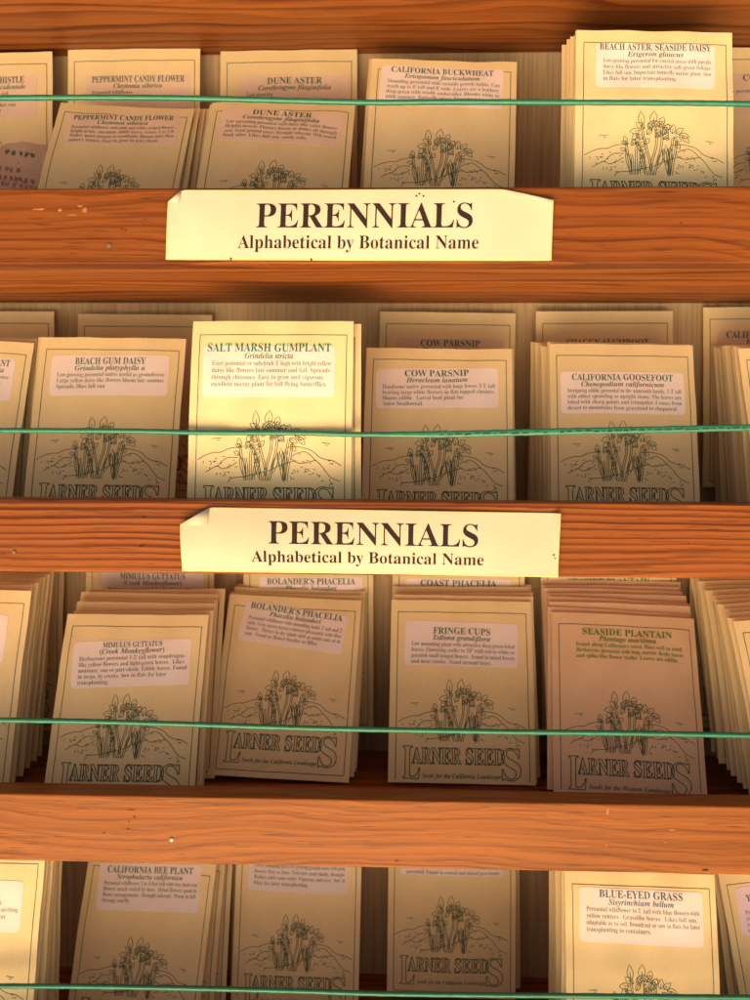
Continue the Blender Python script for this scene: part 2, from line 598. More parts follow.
def packet_mesh(bi, paper_m, tagline='Seeds for the California Landscape', cut=0.0):
    key = (bi, paper_m.name, tagline, cut)
    if key in _pm:
        return _pm[key]
    bend = BENDS[bi]
    mb = MB()
    nx_, nz_ = 18, 26
    xs = [PW*(i/nx_-0.5) for i in range(nx_+1)]
    zs = [cut+(PH-cut)*j/nz_ for j in range(nz_+1)]
    F_, B_ = [], []
    for z in zs:
        for x in xs:
            F_.append((x, front_y(x, z, bend), z))
            B_.append((x, 2*shape_y(x, z, bend)-front_y(x, z, bend), z))
    n = nx_+1
    vs = F_+B_
    o = len(F_)
    fs = []
    for j in range(nz_):
        for i in range(nx_):
            a = j*n+i
            fs.append((a, a+1, a+n+1, a+n))
            fs.append((o+a, o+a+n, o+a+n+1, o+a+1))
    ring = [i for i in range(n)]+[j*n+nx_ for j in range(1, nz_+1)]+[nz_*n+i for i in range(nx_-1, -1, -1)]+[j*n for j in range(nz_-1, 0, -1)]
    for k in range(len(ring)):
        a, b_ = ring[k], ring[(k+1) % len(ring)]
        fs.append((b_, a, a+o, b_+o))
    mb.add(vs, fs, paper_m)
    for v, f, m in print_polys(tagline):
        f = [q for q in f if min(v[i][1] for i in q) > cut]
        mb.add([(x, front_y(x, z, bend)-0.00010, z) for x, z in v], f, m)
    _pm[key] = mb.mesh('seed_packet')
    return _pm[key]


def sticker_mesh(bi, spec):
    """paper sticker with its lettering, following the packet's front"""
    bend = BENDS[bi]
    mb = MB()
    w, h = spec['w']*MM, spec['h']*MM
    cx, cz = spec.get('cx', 0)*MM, PH-(spec['top']+spec['h']/2)*MM
    ang = RAD(spec.get('ang', 0))
    ca, sa = math.cos(ang), math.sin(ang)

    def place(x, z, lift):
        X, Z = cx+x*ca+z*sa, cz-x*sa+z*ca
        return (X, front_y(X, Z, bend)-lift, Z)
    if spec.get('paper') is not None:
        r = 0.0022
        cols = [-w/2, -w/2+r*0.3, -w/2+r]+[-w/2+r+(w-2*r)*k/24 for k in range(1, 24)]+[w/2-r, w/2-r*0.3, w/2]
        rows = 12
        vs, fs = [], []
        for x in cols:
            d = max(0.0, abs(x)-(w/2-r))
            cut = r-math.sqrt(max(0.0, r*r-d*d))
            for k in range(rows+1):
                vs.append(place(x, (-h/2+cut)+(h-2*cut)*k/rows, 0.00020))
        m = rows+1
        for i in range(len(cols)-1):
            for k in range(rows):
                a = i*m+k
                fs.append((a, a+m, a+m+1, a+1))
        nc = len(cols)
        rim = [i*m for i in range(nc)]+[(nc-1)*m+k for k in range(1, m)]+[i*m+rows for i in range(nc-2, -1, -1)]+[k for k in range(rows-1, 0, -1)]
        n0 = len(vs)
        vs += [(vs[q][0], vs[q][1]+0.00022, vs[q][2]) for q in rim]
        for q in range(len(rim)):
            p = (q+1) % len(rim)
            fs.append((rim[q], n0+q, n0+p, rim[p]))
        mb.add(vs, fs, spec['paper'])
    ink, body = spec.get('ink', M_INK), spec.get('body_ink', M_BODY)
    z = h/2-spec.get('t0', 5.0)*MM

    tcx = spec.get('tcx', 0.0)*MM

    def put(s, kind, size, zb, mat, width=None, left=None, off=0.0, maxw=None):
        P, F_, a0, a1, b0, b1 = glyphs(s, kind, False, 2, off)
        k = size if width is None else width/(a1-a0)
        if maxw and (a1-a0)*k > maxw:
            k = maxw/(a1-a0)
        kz = size
        if left is not None and kind == 'bold':
            k = min(k, 0.82*size)
        x0 = tcx-(a1-a0)*k/2 if left is None else left
        mb.add([place(x0+(p[0]-a0)*k, zb+p[1]*kz, 0.00033) for p in P], F_, mat)
    ts = spec.get('tsize', 6.0)*MM
    put(spec['title'], 'bold', ts, z, ink, spec.get('tw') and spec['tw']*MM)
    z -= 3.9*MM
    put(spec['latin'], 'bi', 4.5*MM, z, ink, spec.get('lw') and spec['lw']*MM)
    z -= 3.9*MM
    for ln in spec['lines']:
        put(ln, 'bold', 3.75*MM, z, body, None, -w/2+spec.get('pad', 4.0)*MM, -0.010, w-spec.get('pad', 4)*MM-0.002)
        z -= spec.get('lead', 3.65)*MM
    return mb.mesh('name_sticker')


# ------------------------------------------------------------------ the rack
ZP = {0: 0.2765, 1: 0.1185, 2: -0.0412, 3: -0.1993, 4: -0.3555}    # top edge of each front rail
RAIL_H, RAIL_T = 0.0385, 0.018
LIPS = {0: 0.0165, 1: 0.026, 2: 0.0165, 3: 0.0170, 4: 0.0165}
WALL = 0.152
SLOPE = math.tan(RAD(1.5))
X0, X1 = -0.42, 0.42

rack = link('seed_rack', None, Matrix.Identity(4), None,
            label='varnished fir display rack with sloping shelves behind orange brown front rails', category='rack')
for k, zt in ZP.items():
    mb, mt = board(X0, X1, 0.0, RAIL_T, zt-RAIL_H+(0.0015 if k == 3 else 0), zt, M_RAIL[{0: 3, 1: 0, 2: 1, 3: 2, 4: 3}[k]], 0.0010)
    rail = link('front_rail', mb.mesh('front_rail'), mt, rack)
    mb, mt = board(X0, X1, 0.0, WALL-RAIL_T, LIPS[k]-0.0375, 0.0, M_SHELF, 0.0008)
    sh = Matrix.Translation((0, RAIL_T+0.0006, zt-LIPS[k]-SLOPE*RAIL_T)) @ Matrix.Rotation(-math.atan(SLOPE), 4, 'X')
    link('shelf_board', mb.mesh('shelf_board'), sh @ mt, rack)

    def nail(u, v, rad, mat, name='nail_head'):
        p = at(u, v, -0.0003)-mt_r.translation
        mbn = MB()
        n = 12
        vs = [(rad*math.cos(2*math.pi*i/n), 0.0004, rad*math.sin(2*math.pi*i/n)) for i in range(n)]
        vs += [(rad*0.8*math.cos(2*math.pi*i/n), -0.0003, rad*0.8*math.sin(2*math.pi*i/n)) for i in range(n)]
        vs.append((0, -0.0005, 0))
        fs = [(i, (i+1) % n, n+(i+1) % n, n+i) for i in range(n)]+[(n+i, n+(i+1) % n, 2*n) for i in range(n)]
        mbn.add(vs, fs, mat)
        link(name, mbn.mesh(name), Matrix.Translation(p), rail)

    def mark(u, v, w, h, mat, seed):
        """shallow scuff or hole with a ragged outline on the rail's face, part of the rail's own mesh"""
        p = at(u, v, -0.00025)-mt_r.translation
        rn = random.Random(seed)
        n = 14
        vs = [(p.x, p.y, p.z)]
        for i in range(n):
            a = 2*math.pi*i/n
            q = rn.uniform(0.55, 1.15)
            vs.append((p.x+w/2*q*math.cos(a), p.y+0.0001, p.z+h/2*q*math.sin(a)))
        me = MB()
        me.add(vs, [(0, 1+i, 1+(i+1) % n) for i in range(n)], mat)
        extra.append(me)
    mt_r = Matrix.Translation(((X0+X1)/2, RAIL_T/2, zt-RAIL_H/2+(0.00075 if k == 3 else 0)))
    extra = []
    if k == 1:
        nail(109, 245.5, 0.0014, M_OLDNAIL)
        for i, (u, v, w, h) in enumerate(((40, 209, .008, .0012), (60, 210, .003, .002), (85, 210, .0035, .0026), (80, 206, .003, .0012),
                                          (72, 215, .006, .0008))):
            mark(u, v, w, h, M_SCUFF, 30+i)
        for i, (u, v) in enumerate(((122, 228.5), (126, 230), (145, 219.5), (681, 223))):
            mark(u, v, .0011, .0009, M_HOLE, 40+i)
    if k == 2:
        nail(14, 552, 0.0012, M_OLDNAIL)
        for i, (u, v, w) in enumerate(((144, 544.5, .0014), (141, 546, .002), (144, 517, .002), (688, 543.5, .0009))):
            mark(u, v, w, w*0.7, M_HOLE, 50+i)
    if k == 3:
        nail(171.5, 839.5, 0.0014, M_NAIL)
        for i, (u, v, w, h) in enumerate(((131, 810, .004, .0006), (134, 817, .0015, .0013), (129, 822, .0012, .001), (128, 829, .003, .0005),
                                          (104, 833, .0014, .0008), (397, 861, .003, .0009), (706, 870, .004, .0012))):
            mark(u, v, w, h, M_HOLE if i > 5 else M_KNOT, 60+i)
        for i, (u, v, w, h) in enumerate(((608, 811, .002, .004), (609, 820, .003, .001), (672, 830, .004, .0012), (606, 845, .0012, .002),
                                          (665, 842, .003, .0007))):
            mark(u, v, w, h, M_SCUFF, 80+i)
    if extra:
        me = rail.data
        big = MB()
        big.v = [tuple(v.co) for v in me.vertices]
        big.f = [tuple(p.vertices) for p in me.polygons]
        big.mats = list(me.materials)
        big.m = [0]*len(big.f)
        for e in extra:
            big.add(e.v, [f[::-1] for f in e.f], e.mats[0])
        rail.data = big.mesh('front_rail')
mb, mt = board(X0, X1, WALL, WALL+0.012, -0.42, 0.36, M_BACK, 0.0008)
link('back_panel', mb.mesh('back_panel'), mt, rack)

# ------------------------------------------------------------------ signs


def sign(name, corners, folds, bulge, title, sub, dy, label, marks=()):
    """card seen at photo points tl, tr, br, bl; folds = (column fraction, drop at the edge, curl)"""
    tl, tr_, br, bl = [at(u, v, dy) for u, v in corners]
    org = (tl+tr_+br+bl)/4
    NX, NZ = 72, 12
    (lf, ld, lc), (rf, rd, rc) = folds

    def drop(s):
        d = 0.0
        if s < lf:
            d = ld*(1-s/lf)
        if s > 1-rf:
            d = rd*(s-(1-rf))/rf
        return d

    def pt(s, t, lift=0.0):
        """s along, t up, 0..1 inside the trimmed outline"""
        top = tl.lerp(tr_, s)
        bot = bl.lerp(br, s)
        top = top-Vector((0, 0, drop(s)))
        p = bot.lerp(top, t)
        y = -0.0004-bulge*math.sin(math.pi*t)*(0.6+0.4*math.sin(3*s+1))-0.0005*math.sin(9*s+2*t)*bulge/0.002
        if s < lf:
            y -= lc*((1-s/lf)**1.5)*t*t
        if s > 1-rf:
            y -= rc*(((s-(1-rf))/rf)**1.5)*t*t
        y -= 0.0012*max(0, (abs(s-0.5)-0.42)/0.08)**2*(1-t)
        return Vector((p.x, dy+y-lift, p.z))-org
    mb = MB()
    for lift, flip in ((0.0, False), (-0.0004, True)):
        vs = [pt(i/NX, j/NZ, lift) for i in range(NX+1) for j in range(NZ+1)]
        m = NZ+1
        fs = []
        for i in range(NX):
            for j in range(NZ):
                a = i*m+j
                q = (a, a+m, a+m+1, a+1)
                fs.append(q[::-1] if flip else q)
        mb.add(vs, fs, M_SIGN)
    # yellowed rim
    rim = [(i/NX, 0) for i in range(NX+1)]+[(1, j/NZ) for j in range(1, NZ+1)]+[(i/NX, 1) for i in range(NX-1, -1, -1)]+[(0, j/NZ) for j in range(NZ-1, 0, -1)]
    vs, fs = [], []
    for s, t in rim:
        si, ti = 0.5+(s-0.5)*0.9935, 0.5+(t-0.5)*(0.972 if t else 0.955)
        vs += [pt(s, t, 0.00006), pt(si, ti, 0.00010), pt(s, t, -0.0004)]
    n = len(rim)
    for i in range(n):
        j = (i+1) % n
        fs += [(3*i, 3*j, 3*j+1, 3*i+1), (3*j, 3*i, 3*i+2, 3*j+2)]
    mb.add(vs, fs, M_FILM)
    # folded corner flaps
    for s0, s1, dd in ((0, lf, ld), (1-rf, 1, rd)):
        if dd <= 0:
            continue
        a, b_ = pt(s0, 1, 0.0003), pt(s1, 1, 0.0003)
        mid = (a+b_)/2
        if s0 == 0:
            c = Vector((b_.x-0.0012, mid.y-0.0016, a.z-0.0006))
        else:
            c = Vector((b_.x-0.004, mid.y-0.0016, b_.z-0.0018))
        mb.add([a, b_, c, a+Vector((0, .0003, 0)), b_+Vector((0, .0003, 0)), c+Vector((0, .0003, 0))],
               [(0, 2, 1), (3, 4, 5), (0, 1, 4, 3), (1, 2, 5, 4), (2, 0, 3, 5)], M_SIGN)
    H0 = ((tl-bl).length+(tr_-br).length)/2
    W0 = ((tr_-tl).length+(br-bl).length)/2
    for s, (c0, c1), zb, zt, off, sp in ((title[0], title[1], title[2], title[3], -0.004, 1.0), (sub[0], sub[1], sub[2], sub[3], -0.004, 1.0)):
        P, F_, a0, a1, b0, b1 = glyphs(s, 'bold', False, 6, off, sp)
        cap = glyphs('E', 'bold', False, 6, 0.0)[5]
        q = [pt(c0+(p[0]-a0)/(a1-a0)*(c1-c0), zb+p[1]/cap*(zt-zb), 0.00022) for p in P]
        mb.add(q, F_, M_BLACK)
    for s, t, r in marks:
        c = pt(s, t, 0.0003)
        mb.add([c+Vector((r*math.cos(a), 0, r*math.sin(a))) for a in [2*math.pi*i/8 for i in range(8)]], [tuple(range(8))], M_HOLE)
    return link(name, mb.mesh(name, True), Matrix.Translation(org), None, label=label, category='sign')


sign('card_sign', [(169, 190), (553, 189), (551, 261), (166.5, 260)], ((0.034, 0.0066, 0.002), (0.13, 0.0062, 0.003)), 0.0012,
     ('PERENNIALS', (0.233, 0.795), 0.455, 0.80), ('Alphabetical by Botanical Name', (0.187, 0.812), 0.165, 0.345), -0.0006,
     'cream PERENNIALS card on the upper rail, its end corner sliced off in a long slope',
     [(0.655, 0.93, .0005), (0.666, 0.90, .0005), (0.648, 0.90, .0005), (0.745, 0.82, .0005), (0.17, 0.015, .0006), (0.38, 0.01, .0006)])
sign('card_sign', [(182, 506.5), (560, 513), (557.5, 577), (183, 571)], ((0.075, 0.0090, 0.004), (0.02, 0.0, 0.004)), 0.0022,
     ('PERENNIALS', (0.232, 0.787), 0.455, 0.80), ('Alphabetical by Botanical Name', (0.187, 0.803), 0.17, 0.345), -0.0008,
     'cream PERENNIALS card on the second rail, curling forward with one folded corner',
     [(0.987, 0.35, .0005), (0.99, 0.30, .0004)])

# ------------------------------------------------------------------ packets
LOG = []


def pose(tl, tr_, y, lean, roll=None):
    a, b_ = at(tl[0], tl[1], y), at(tr_[0], tr_[1], y)
    top = (a+b_)/2
    s = max(0.94, min(1.06, (b_-a).length/PW))
    if roll is None:
        roll = math.degrees(math.atan2(a.z-b_.z, b_.x-a.x))
    return top, s, roll, lean


def matrix_of(top, s, roll, lean):
    return (Matrix.Translation(top) @ Matrix.Rotation(RAD(-lean), 4, 'X') @ Matrix.Rotation(RAD(roll), 4, 'Y')
            @ Matrix.Diagonal((s, 1.0, s, 1.0)) @ Matrix.Translation((0, 0, -PH)))


def packet(label, mw, bi, spec=None, pm=None, group=None, tagline='Seeds for the California Landscape'):
    foot = mw @ Vector((0, 0, 0))                      # a foot that would pass through the shelf is tucked up short behind the rail
    k = min(ZP, key=lambda q: abs(ZP[q]+0.03-foot.z) if q else 9)
    under = ZP[k]-LIPS[k]-SLOPE*foot.y-foot.z
    half = abs((mw @ Vector((PW/2, 0, 0))).z-foot.z)
    cut = max(0.0, math.ceil((under+half+0.0008)/0.002)*0.002) if under+half > -0.0005 else 0.0
    if cut > 0 or under < -0.012:
        LOG.append((label, round(foot.x*1000), round(foot.y*1000), round(under*1000, 1), cut))
    o = link('seed_packet', packet_mesh(bi, pm or M_CREAM, tagline, cut), mw, None, label=label, category='seed packet')
    o['group'] = group or 'seed packets standing on the rack'
    if spec is not None:
        link('name_sticker', sticker_mesh(bi, spec), Matrix.Identity(4), o)
    return o


def smudge_mesh(bi):
    """ragged damp-stained paper scrap with purple pen strokes, stuck low on the packet"""
    bend = BENDS[bi]
    mb = MB()
    rn = random.Random(8)

    def P(x, zt, lift):
        x, z = x*MM, PH-zt*MM
        return (x, front_y(x, z, bend)-lift, z)
    top = [(-20+k*5, 59-1.5*math.sin(k*0.9)+rn.uniform(-1, 1)) for k in range(13)]
    vs, fs = [], []
    for x, zt in top:
        for q in range(9):
            vs.append(P(x, zt+(100-zt)*q/8, 0.00018))
    for k in range(12):
        for q in range(8):
            a = k*9+q
            fs.append((a, a+1, a+10, a+9))
    mb.add(vs, fs, M_SMUDGE)
    for zt, x0, x1, mat, w in ((64, 14, 30, M_BODY, .7), (70, -16, 22, M_PURPLE, .55), (76, -14, 32, M_PURPLE, .6), (82, 0, 34, M_PURPLE, .4), (88, -18, 36, M_PURPLE, .55)):
        x = x0
        while x < x1:
            pts = [(x+2.2*t/6+rn.uniform(-.3, .3), zt+0.16*(x-x0)+1.6*math.sin(t*1.9+x)+rn.uniform(-.3, .3)) for t in range(7)]
            v, f = ribbon(smooth_line(pts, 3), w)
            mb.add([P(a, b_, 0.00030) for a, b_ in v], f, mat)
            x += rn.uniform(2.4, 5.0)
    return mb.mesh('smudged_note')


ORD = ['first', 'second', 'third', 'fourth', 'fifth', 'sixth', 'seventh', 'eighth', 'ninth', 'tenth', 'eleventh', 'twelfth']


def behind(word, tag, mw_args, n, dy, drift, rise, lean_end, row, pm=None, seed=0, bi=0):
    """the rest of a stack: packets standing behind its front packet, back from it one by one"""
    top, s, roll, lean = mw_args
    rn = random.Random(seed+row*31)
    for i in range(1, n+1):
        f = i/n
        t = Vector((top.x+drift*f+rn.uniform(-.0016, .0016), top.y+dy*i+rn.uniform(-.0005, .0005), top.z+rise*i+rn.uniform(-.0012, .0010)))
        packet(f'{ORD[i-1]} plain packet edge behind the {tag} packet in its stack', matrix_of(t, s, roll*(1-0.6*f)+rn.uniform(-1.0, 1.0),
               lean+(lean_end-lean)*f), bi, None, pm, 'packets tucked behind the front ones')


def S(title, latin, lines, w=69, h=27, top=14, cx=0.0, ang=0.0, paper=M_STICK, **kw):
    d = dict(title=title, latin=latin, lines=lines, w=w, h=h, top=top, cx=cx, ang=ang, paper=paper)
    d.update(kw)
    return d


# row, key, tl, tr, depth, lean, roll, bend, label, sticker, stack (n, dy, drift, rise, lean_end) or None
ROWS = [
    # ---- top row
    (1, None, (-85, 55), (51, 50), .132, 5, None, 0, 'cut off packet by the top row\'s end with title ending HISTLE and smudged purple writing',
     S('BEACH THISTLE', 'Cirsium occidentale', ['Perennial wildflower with red', 'and lavender heads. Showy and covered with', 'webs. Grows in dunes. Takes sun', 'Sow in fall. 2 ft tall by 3 ft'],
       w=66, top=15, tw=34, cx=1, tcx=8, paper=M_STICK_OLD, pad=9), None),
    (1, None, (68, 50), (200, 48), .140, 4, None, 5, 'back Peppermint Candy Flower packet, only its top showing over the green cord',
     S('PEPPERMINT CANDY FLOWER', 'Claytonia sibirica', ['Perennial wildflower'], top=17, tw=61, cx=3, paper=M_STICK_OLD), None),
    (1, 'Peppermint Candy Flower', (59, 99), (194, 105), .098, 25, 3.5, 1, 'front Peppermint Candy Flower packet, tilted, below the green cord',
     S('PEPPERMINT CANDY FLOWER', 'Claytonia sibirica', ['Perennial wildflower with pink and white striped flowers.', 'Bright petals, succulent, edible leaves. Grows 1 to 2 ft.', 'Prefers moist streams or woodlands. Blooms later than', 'miner\'s lettuce. Easy to grow in part shade.'],
       top=7.5, h=26, w=72, tw=64, paper=M_STICK_OLD, ang=-3), (3, .005, .006, .0004, 21)),
    (1, None, (220, 50), (357, 48), .140, 4, None, 0, 'back Dune Aster packet, its title above the green cord',
     S('DUNE ASTER', 'Corethrogyne filaginifolia', ['Low growing'], top=17, tw=35, cx=4, paper=M_STICK_OLD), None),
    (1, 'Dune Aster', (211, 97), (355, 104), .098, 31, 1.5, 2, 'front Dune Aster packet below the green cord, beside the Buckwheat packet',
     S('DUNE ASTER', 'Corethrogyne filaginifolia', ['Low spreading perennial with daisy-like violet flowers.', 'Helpful insects. Flowers bloom in dunes all through', 'year. Good ground cover. Drought tolerant. Will reseed', 'bank sides. Likes full sun, sandy soils.'],
       top=8, h=27, w=73, tw=36, ang=4.0, paper=M_STICK_OLD), (2, .006, -.005, .0, 26)),
    (1, 'California Buckwheat', (372, 54), (517, 62), .106, 19, 2.2, 4, 'California Buckwheat packet, cord across its pale sticker, leaning in the top row',
     S('CALIFORNIA BUCKWHEAT', 'Eriogonum fasciculatum', ['Mounding perennial with variable growth habits. Can', 'reach up to 6\' tall and 8\' wide. Leaves are a leathery', 'deep green with woolly undersides. Blooms white to', 'pink summer. Butterfly plant. Drought tolerant.'],
       top=5.5, h=28, w=73, tw=61, cx=-1, ang=1.0), (2, .006, -.003, .0006, 16)),
    (1, 'Beach Aster', (577, 27), (733, 31.5), .046, 12, 1.7, 0, 'Beach Aster, Seaside Daisy packet, standing tall and brighter at the front of the top row',
     S('BEACH ASTER, SEASIDE DAISY', 'Erigeron glaucus', ['Low-growing perennial for coastal areas with purple', 'daisy-like flowers and attractive soft-green foliage.', 'Likes full sun. Important butterfly nectar plant. Sow', 'in flats for later transplanting.'],
       top=8, h=27, w=66, tw=62, cx=0.5, t0=4.5), (7, .0058, -.002, .0008, 9)),
    (1, None, (706, 48), (842, 46), .142, 3, None, 5, 'partly hidden back packet between the Beach Aster packet and the end of the top row',
     S('COAST ASTER', 'Aster chilensis', ['Low perennial'], top=17, tw=40, paper=M_STICK_OLD), None),
    # ---- second row
    (2, None, (-80, 311), (53, 311), .143, 3, None, 0, 'back packet peeping over the packet whose title ends in ANT', S('GUMPLANT', 'Grindelia hirsutula', ['Perennial'], top=18, tw=40, paper=M_STICK_OLD), None),
    (2, None, (78, 314), (212, 315), .143, 3, None, 5, 'back packet peeping over the Beach Gum Daisy packet', S('BEACH GUM DAISY', 'Grindelia', ['Low perennial'], top=18, tw=46, paper=M_STICK_OLD), None),
    (2, 'half hidden ANT', (-110, 338), (33.5, 339.5), .098, 17, 2.8, 2, 'packet cut off by the picture\'s edge, its title ending in ANT, beside Beach Gum Daisy',
     S('COAST GUMPLANT', 'Grindelia robusta', ['Erect perennial with showy heads in summer.', 'Sticky buds. Grows in part shade or sun.', 'Good for bees. Sow in fall or flats.'],
       top=11, h=26, w=64, tw=38, cx=2.5, tcx=10), (1, .006, .001, .0004, 12)),
    (2, 'Beach Gum Daisy', (40, 337), (185.5, 336.5), .096, 17, 0.6, 0, 'Beach Gum Daisy packet in the second row, an empty space under its three text lines',
     S('BEACH GUM DAISY', 'Grindelia platyphylla a', ['Low-growing perennial native useful as groundcover.', 'Large yellow daisy-like flowers bloom late summer.', 'Spreads, likes full sun.'],
       top=11.5, h=25, w=70, tw=42, ang=-0.8, t0=5.5), (2, .006, -.0065, .0004, 12)),
    (2, 'Salt Marsh Gumplant', (191, 319.5), (353, 318), .037, 8, 0.0, 3, 'brightly lit Salt Marsh Gumplant packet with green lettering, pulled furthest forward',
     S('SALT MARSH GUMPLANT', 'Grindelia stricta', ['Erect perennial or subshrub 3\' high with bright-yellow', 'daisy like flowers late summer and fall. Spreads', 'through rhizomes. Easy to grow and vigorous,', 'excellent nectar plant for fall flying butterflies.'],
       top=14, h=28, w=71, tw=66.5, lw=26, cx=-1.5, t0=3.2, ink=M_GREEN, body_ink=M_BODYG, lead=3.8, tsize=6.6, pad=5), (1, .005, .0028, -.0005, 9)),
    (2, None, (380, 311), (516, 313), .143, 3, None, 0, 'back Cow Parsnip packet, its title half covered by the packet before it', S('COW PARSNIP', 'Heracleum lanatum', ['Handsome native'], top=17, tw=38, cx=2, paper=M_STICK_OLD), None),
    (2, 'front Cow Parsnip', (366.5, 347.5), (512, 346.5), .098, 20, 0.5, 4, 'front Cow Parsnip packet with its side edge bowed',
     S('COW PARSNIP', 'Heracleum lanatum', ['Handsome native perennial with huge leaves 3-5\' tall', 'bearing large white flowers in flat-topped clusters,', 'Shoots edible.  Larval food plant for', 'Anise Swallowtail.'],
       top=13.5, h=25.5, w=72.5, tw=38, cx=-1, ang=-1.2, t0=5.2), (1, .006, .002, .0006, 14)),
    (2, None, (536, 311.5), (673, 311), .143, 3, None, 5, 'back Shaggy Alumroot packet showing over the California Goosefoot packet', S('SHAGGY ALUMROOT', 'Heuchera pilosissima', ['Perennial herb'], top=17, tw=52, cx=2, paper=M_STICK_OLD), None),
    (2, 'California Goosefoot', (549.5, 343.5), (693.5, 343), .099, 17, 0.6, 0, 'California Goosefoot packet at the front of its thick stack in the second row',
     S('CALIFORNIA GOOSEFOOT', 'Chenopodium californicum', ['Intriguing edible perennial in the amaranth family, 1-3\' tall', 'with either sprawling or upright stems. The leaves are', 'lobed with sharp points and triangular. Comes from', 'desert to mountains from grassland to chaparral.'],
       top=18.5, h=26.5, w=74, tw=60.5, t0=5.5), (6, .0055, -.0085, .0004, 5)),
    (2, None, (704, 307), (840, 306), .143, 3, None, 0, 'back packet with CALIF title behind the thick stack ending the second row', S('CALIFORNIA FUCHSIA', 'Epilobium canum', ['Perennial'], top=15, tw=58, cx=0, paper=M_STICK_OLD), None),
    (2, 'last second row', (739, 342), (884, 345), .082, 15, -3.0, 1, 'front packet of the stack cut off at the second row\'s end beside Goosefoot',
     S('CALIFORNIA POPPY', 'Eschscholzia', ['Perennial wildflower'], top=15, tw=58), (10, .0055, .000, .0004, 4)),
    # ---- third row
    (3, None, (-68, 551), (63, 553), .143, 3, None, 0, 'back packet showing a thin border line behind the third row\'s first stack', S('MONKEYFLOWER', 'Mimulus', ['Perennial'], top=17, paper=M_STICK_OLD), None),
    (3, 'first third row', (-113, 587), (30.5, 590), .090, 19, 0.8, 0, 'blank looking packet cut off at the third row\'s start, fronting a thick stack',
     S('SEEP MONKEYFLOWER', 'Mimulus', ['Perennial with yellow blooms', 'and light leaves'], top=15, h=28, w=68, cx=-2, tw=32), (7, .0056, .002, .0014, 15)),
    (3, None, (86, 552), (214, 553), .143, 3, None, 5, 'back Mimulus Guttatus packet whose title shows under the rail',
     S('MIMULUS GUTTATUS', '(Creek Monkeyflower)', ['Herbaceous perennial 1-2\' tall with snapdragon-', 'like yellow flowers'], top=13, tw=44, cx=2), None),
    (3, 'Mimulus Guttatus', (67, 615.5), (208, 611.5), .097, 26, -0.2, 4, 'front Mimulus Guttatus packet, its sticker tilted and text filling six lines',
     S('MIMULUS GUTTATUS', '(Creek Monkeyflower)', [' Herbaceous perennial 1-2\' tall with snapdragon-', 'like yellow flowers and light-green leaves.  Likes', 'moisture, sun or part-shade. Edible leaves. Found', 'in seeps, by creeks. Sow in flats for later', 'transplanting.'],
       top=16.5, h=28.5, w=71, tw=36, cx=-0.5, ang=-2.6, t0=4.2, tsize=4.8), (5, .0054, .0040, .0023, 23)),
    (3, None, (243, 556), (373, 556), .143, 3, None, 0, 'back Bolander\'s Phacelia packet whose title shows just below the sign',
     S('BOLANDER\'S PHACELIA', 'Phacelia bolanderi', ['Perennial wildflower'], top=14, tw=59, cx=2), None),
    (3, 'Bolander\'s Phacelia', (229, 593), (361.5, 598.5), .129, 26, 2.3, 1, 'front Bolander\'s Phacelia packet with its sticker stuck on askew',
     S('BOLANDER\'S PHACELIA', 'Phacelia bolanderi', ['Perennial wildflower with mounding habit 1\' tall and 2\'', 'wide. Gray-green leaves contrast pleasantly with lilac', 'flowers.  Thrives in dry shade such as under oaks or in', 'sun.  Good as flower border or filler.'],
       top=7.5, h=27, w=68, tw=61, cx=0.5, ang=6.0, t0=4.5), (3, .0042, .0035, .0020, 24)),
    (3, None, (393, 555), (525, 557), .143, 3, None, 5, 'back Coast Phacelia packet, its title just showing behind Fringe Cups',
     S('COAST PHACELIA', 'Phacelia californica', ['Perennial wildflower'], top=15, tw=50, cx=0), None),
    (3, 'Fringe Cups', (391.5, 600.5), (531.5, 599.5), .124, 24, 0.3, 0, 'Fringe Cups packet standing straight in the third row, tagline visible at its foot',
     S('FRINGE CUPS', 'Tellima grandiflora', ['Low mounding plant with attractive deep-green lobed', 'leaves. Flowering stalks to 10" with red to white or', 'greenish small fringed flowers.  Found in mixed forests', 'and near creeks.  Good around trees.'],
       top=14, h=27.5, w=69, tw=35, ang=1.0, t0=7.8), (4, .0042, .0008, .0020, 20)),
    (3, None, (541, 555), (677, 554), .143, 3, None, 0, 'back packet with title cut off behind the Seaside Plantain stack',
     S('SEASIDE PLANTAIN', 'Plantago maritima', ['Found along'], top=14.5, tw=52, ink=M_LEAFINK, paper=None), None),
    (3, 'Seaside Plantain', (552, 610.5), (694, 618), .114, 32, 2.5, 2, 'pinkish Seaside Plantain packet printed in leaf green without a sticker',
     S('SEASIDE PLANTAIN', 'Plantago maritima', ['Found along California\'s coast. Does well in sand.', 'Herbaceous perennial with long, narrow, fleshy leaves', 'and spike-like flower stalks. Leaves are edible.'],
       top=8, h=28, w=70, tw=54, cx=2, ink=M_LEAFINK, body_ink=M_LEAFINK, paper=None, t0=6.4), (7, .0038, -.0035, .0025, 28)),
    (3, None, (690, 553), (822, 553), .143, 3, None, 5, 'back packet showing a border line between Seaside Plantain and the last third row stack', S('SEA PINK', 'Armeria maritima', ['Perennial'], top=17), None),
    (3, 'last third row', (735.5, 617), (880, 612), .078, 22, -4.5, 3, 'sunlit packet cut off at the third row\'s end fronting a deep fanned stack',
     S('SEASIDE WALLFLOWER', 'Erysimum', ['Perennial wildflower with cream', 'blooms in spring'], top=18, h=28, w=70, cx=2), (12, .0048, -.011, .0017, 19)),
    # ---- bottom row
    (4, 'first bottom row', (-112, 846), (49, 850), .060, 15, 0.4, 0, 'bright packet cut off at the bottom row\'s start beside California Bee Plant',
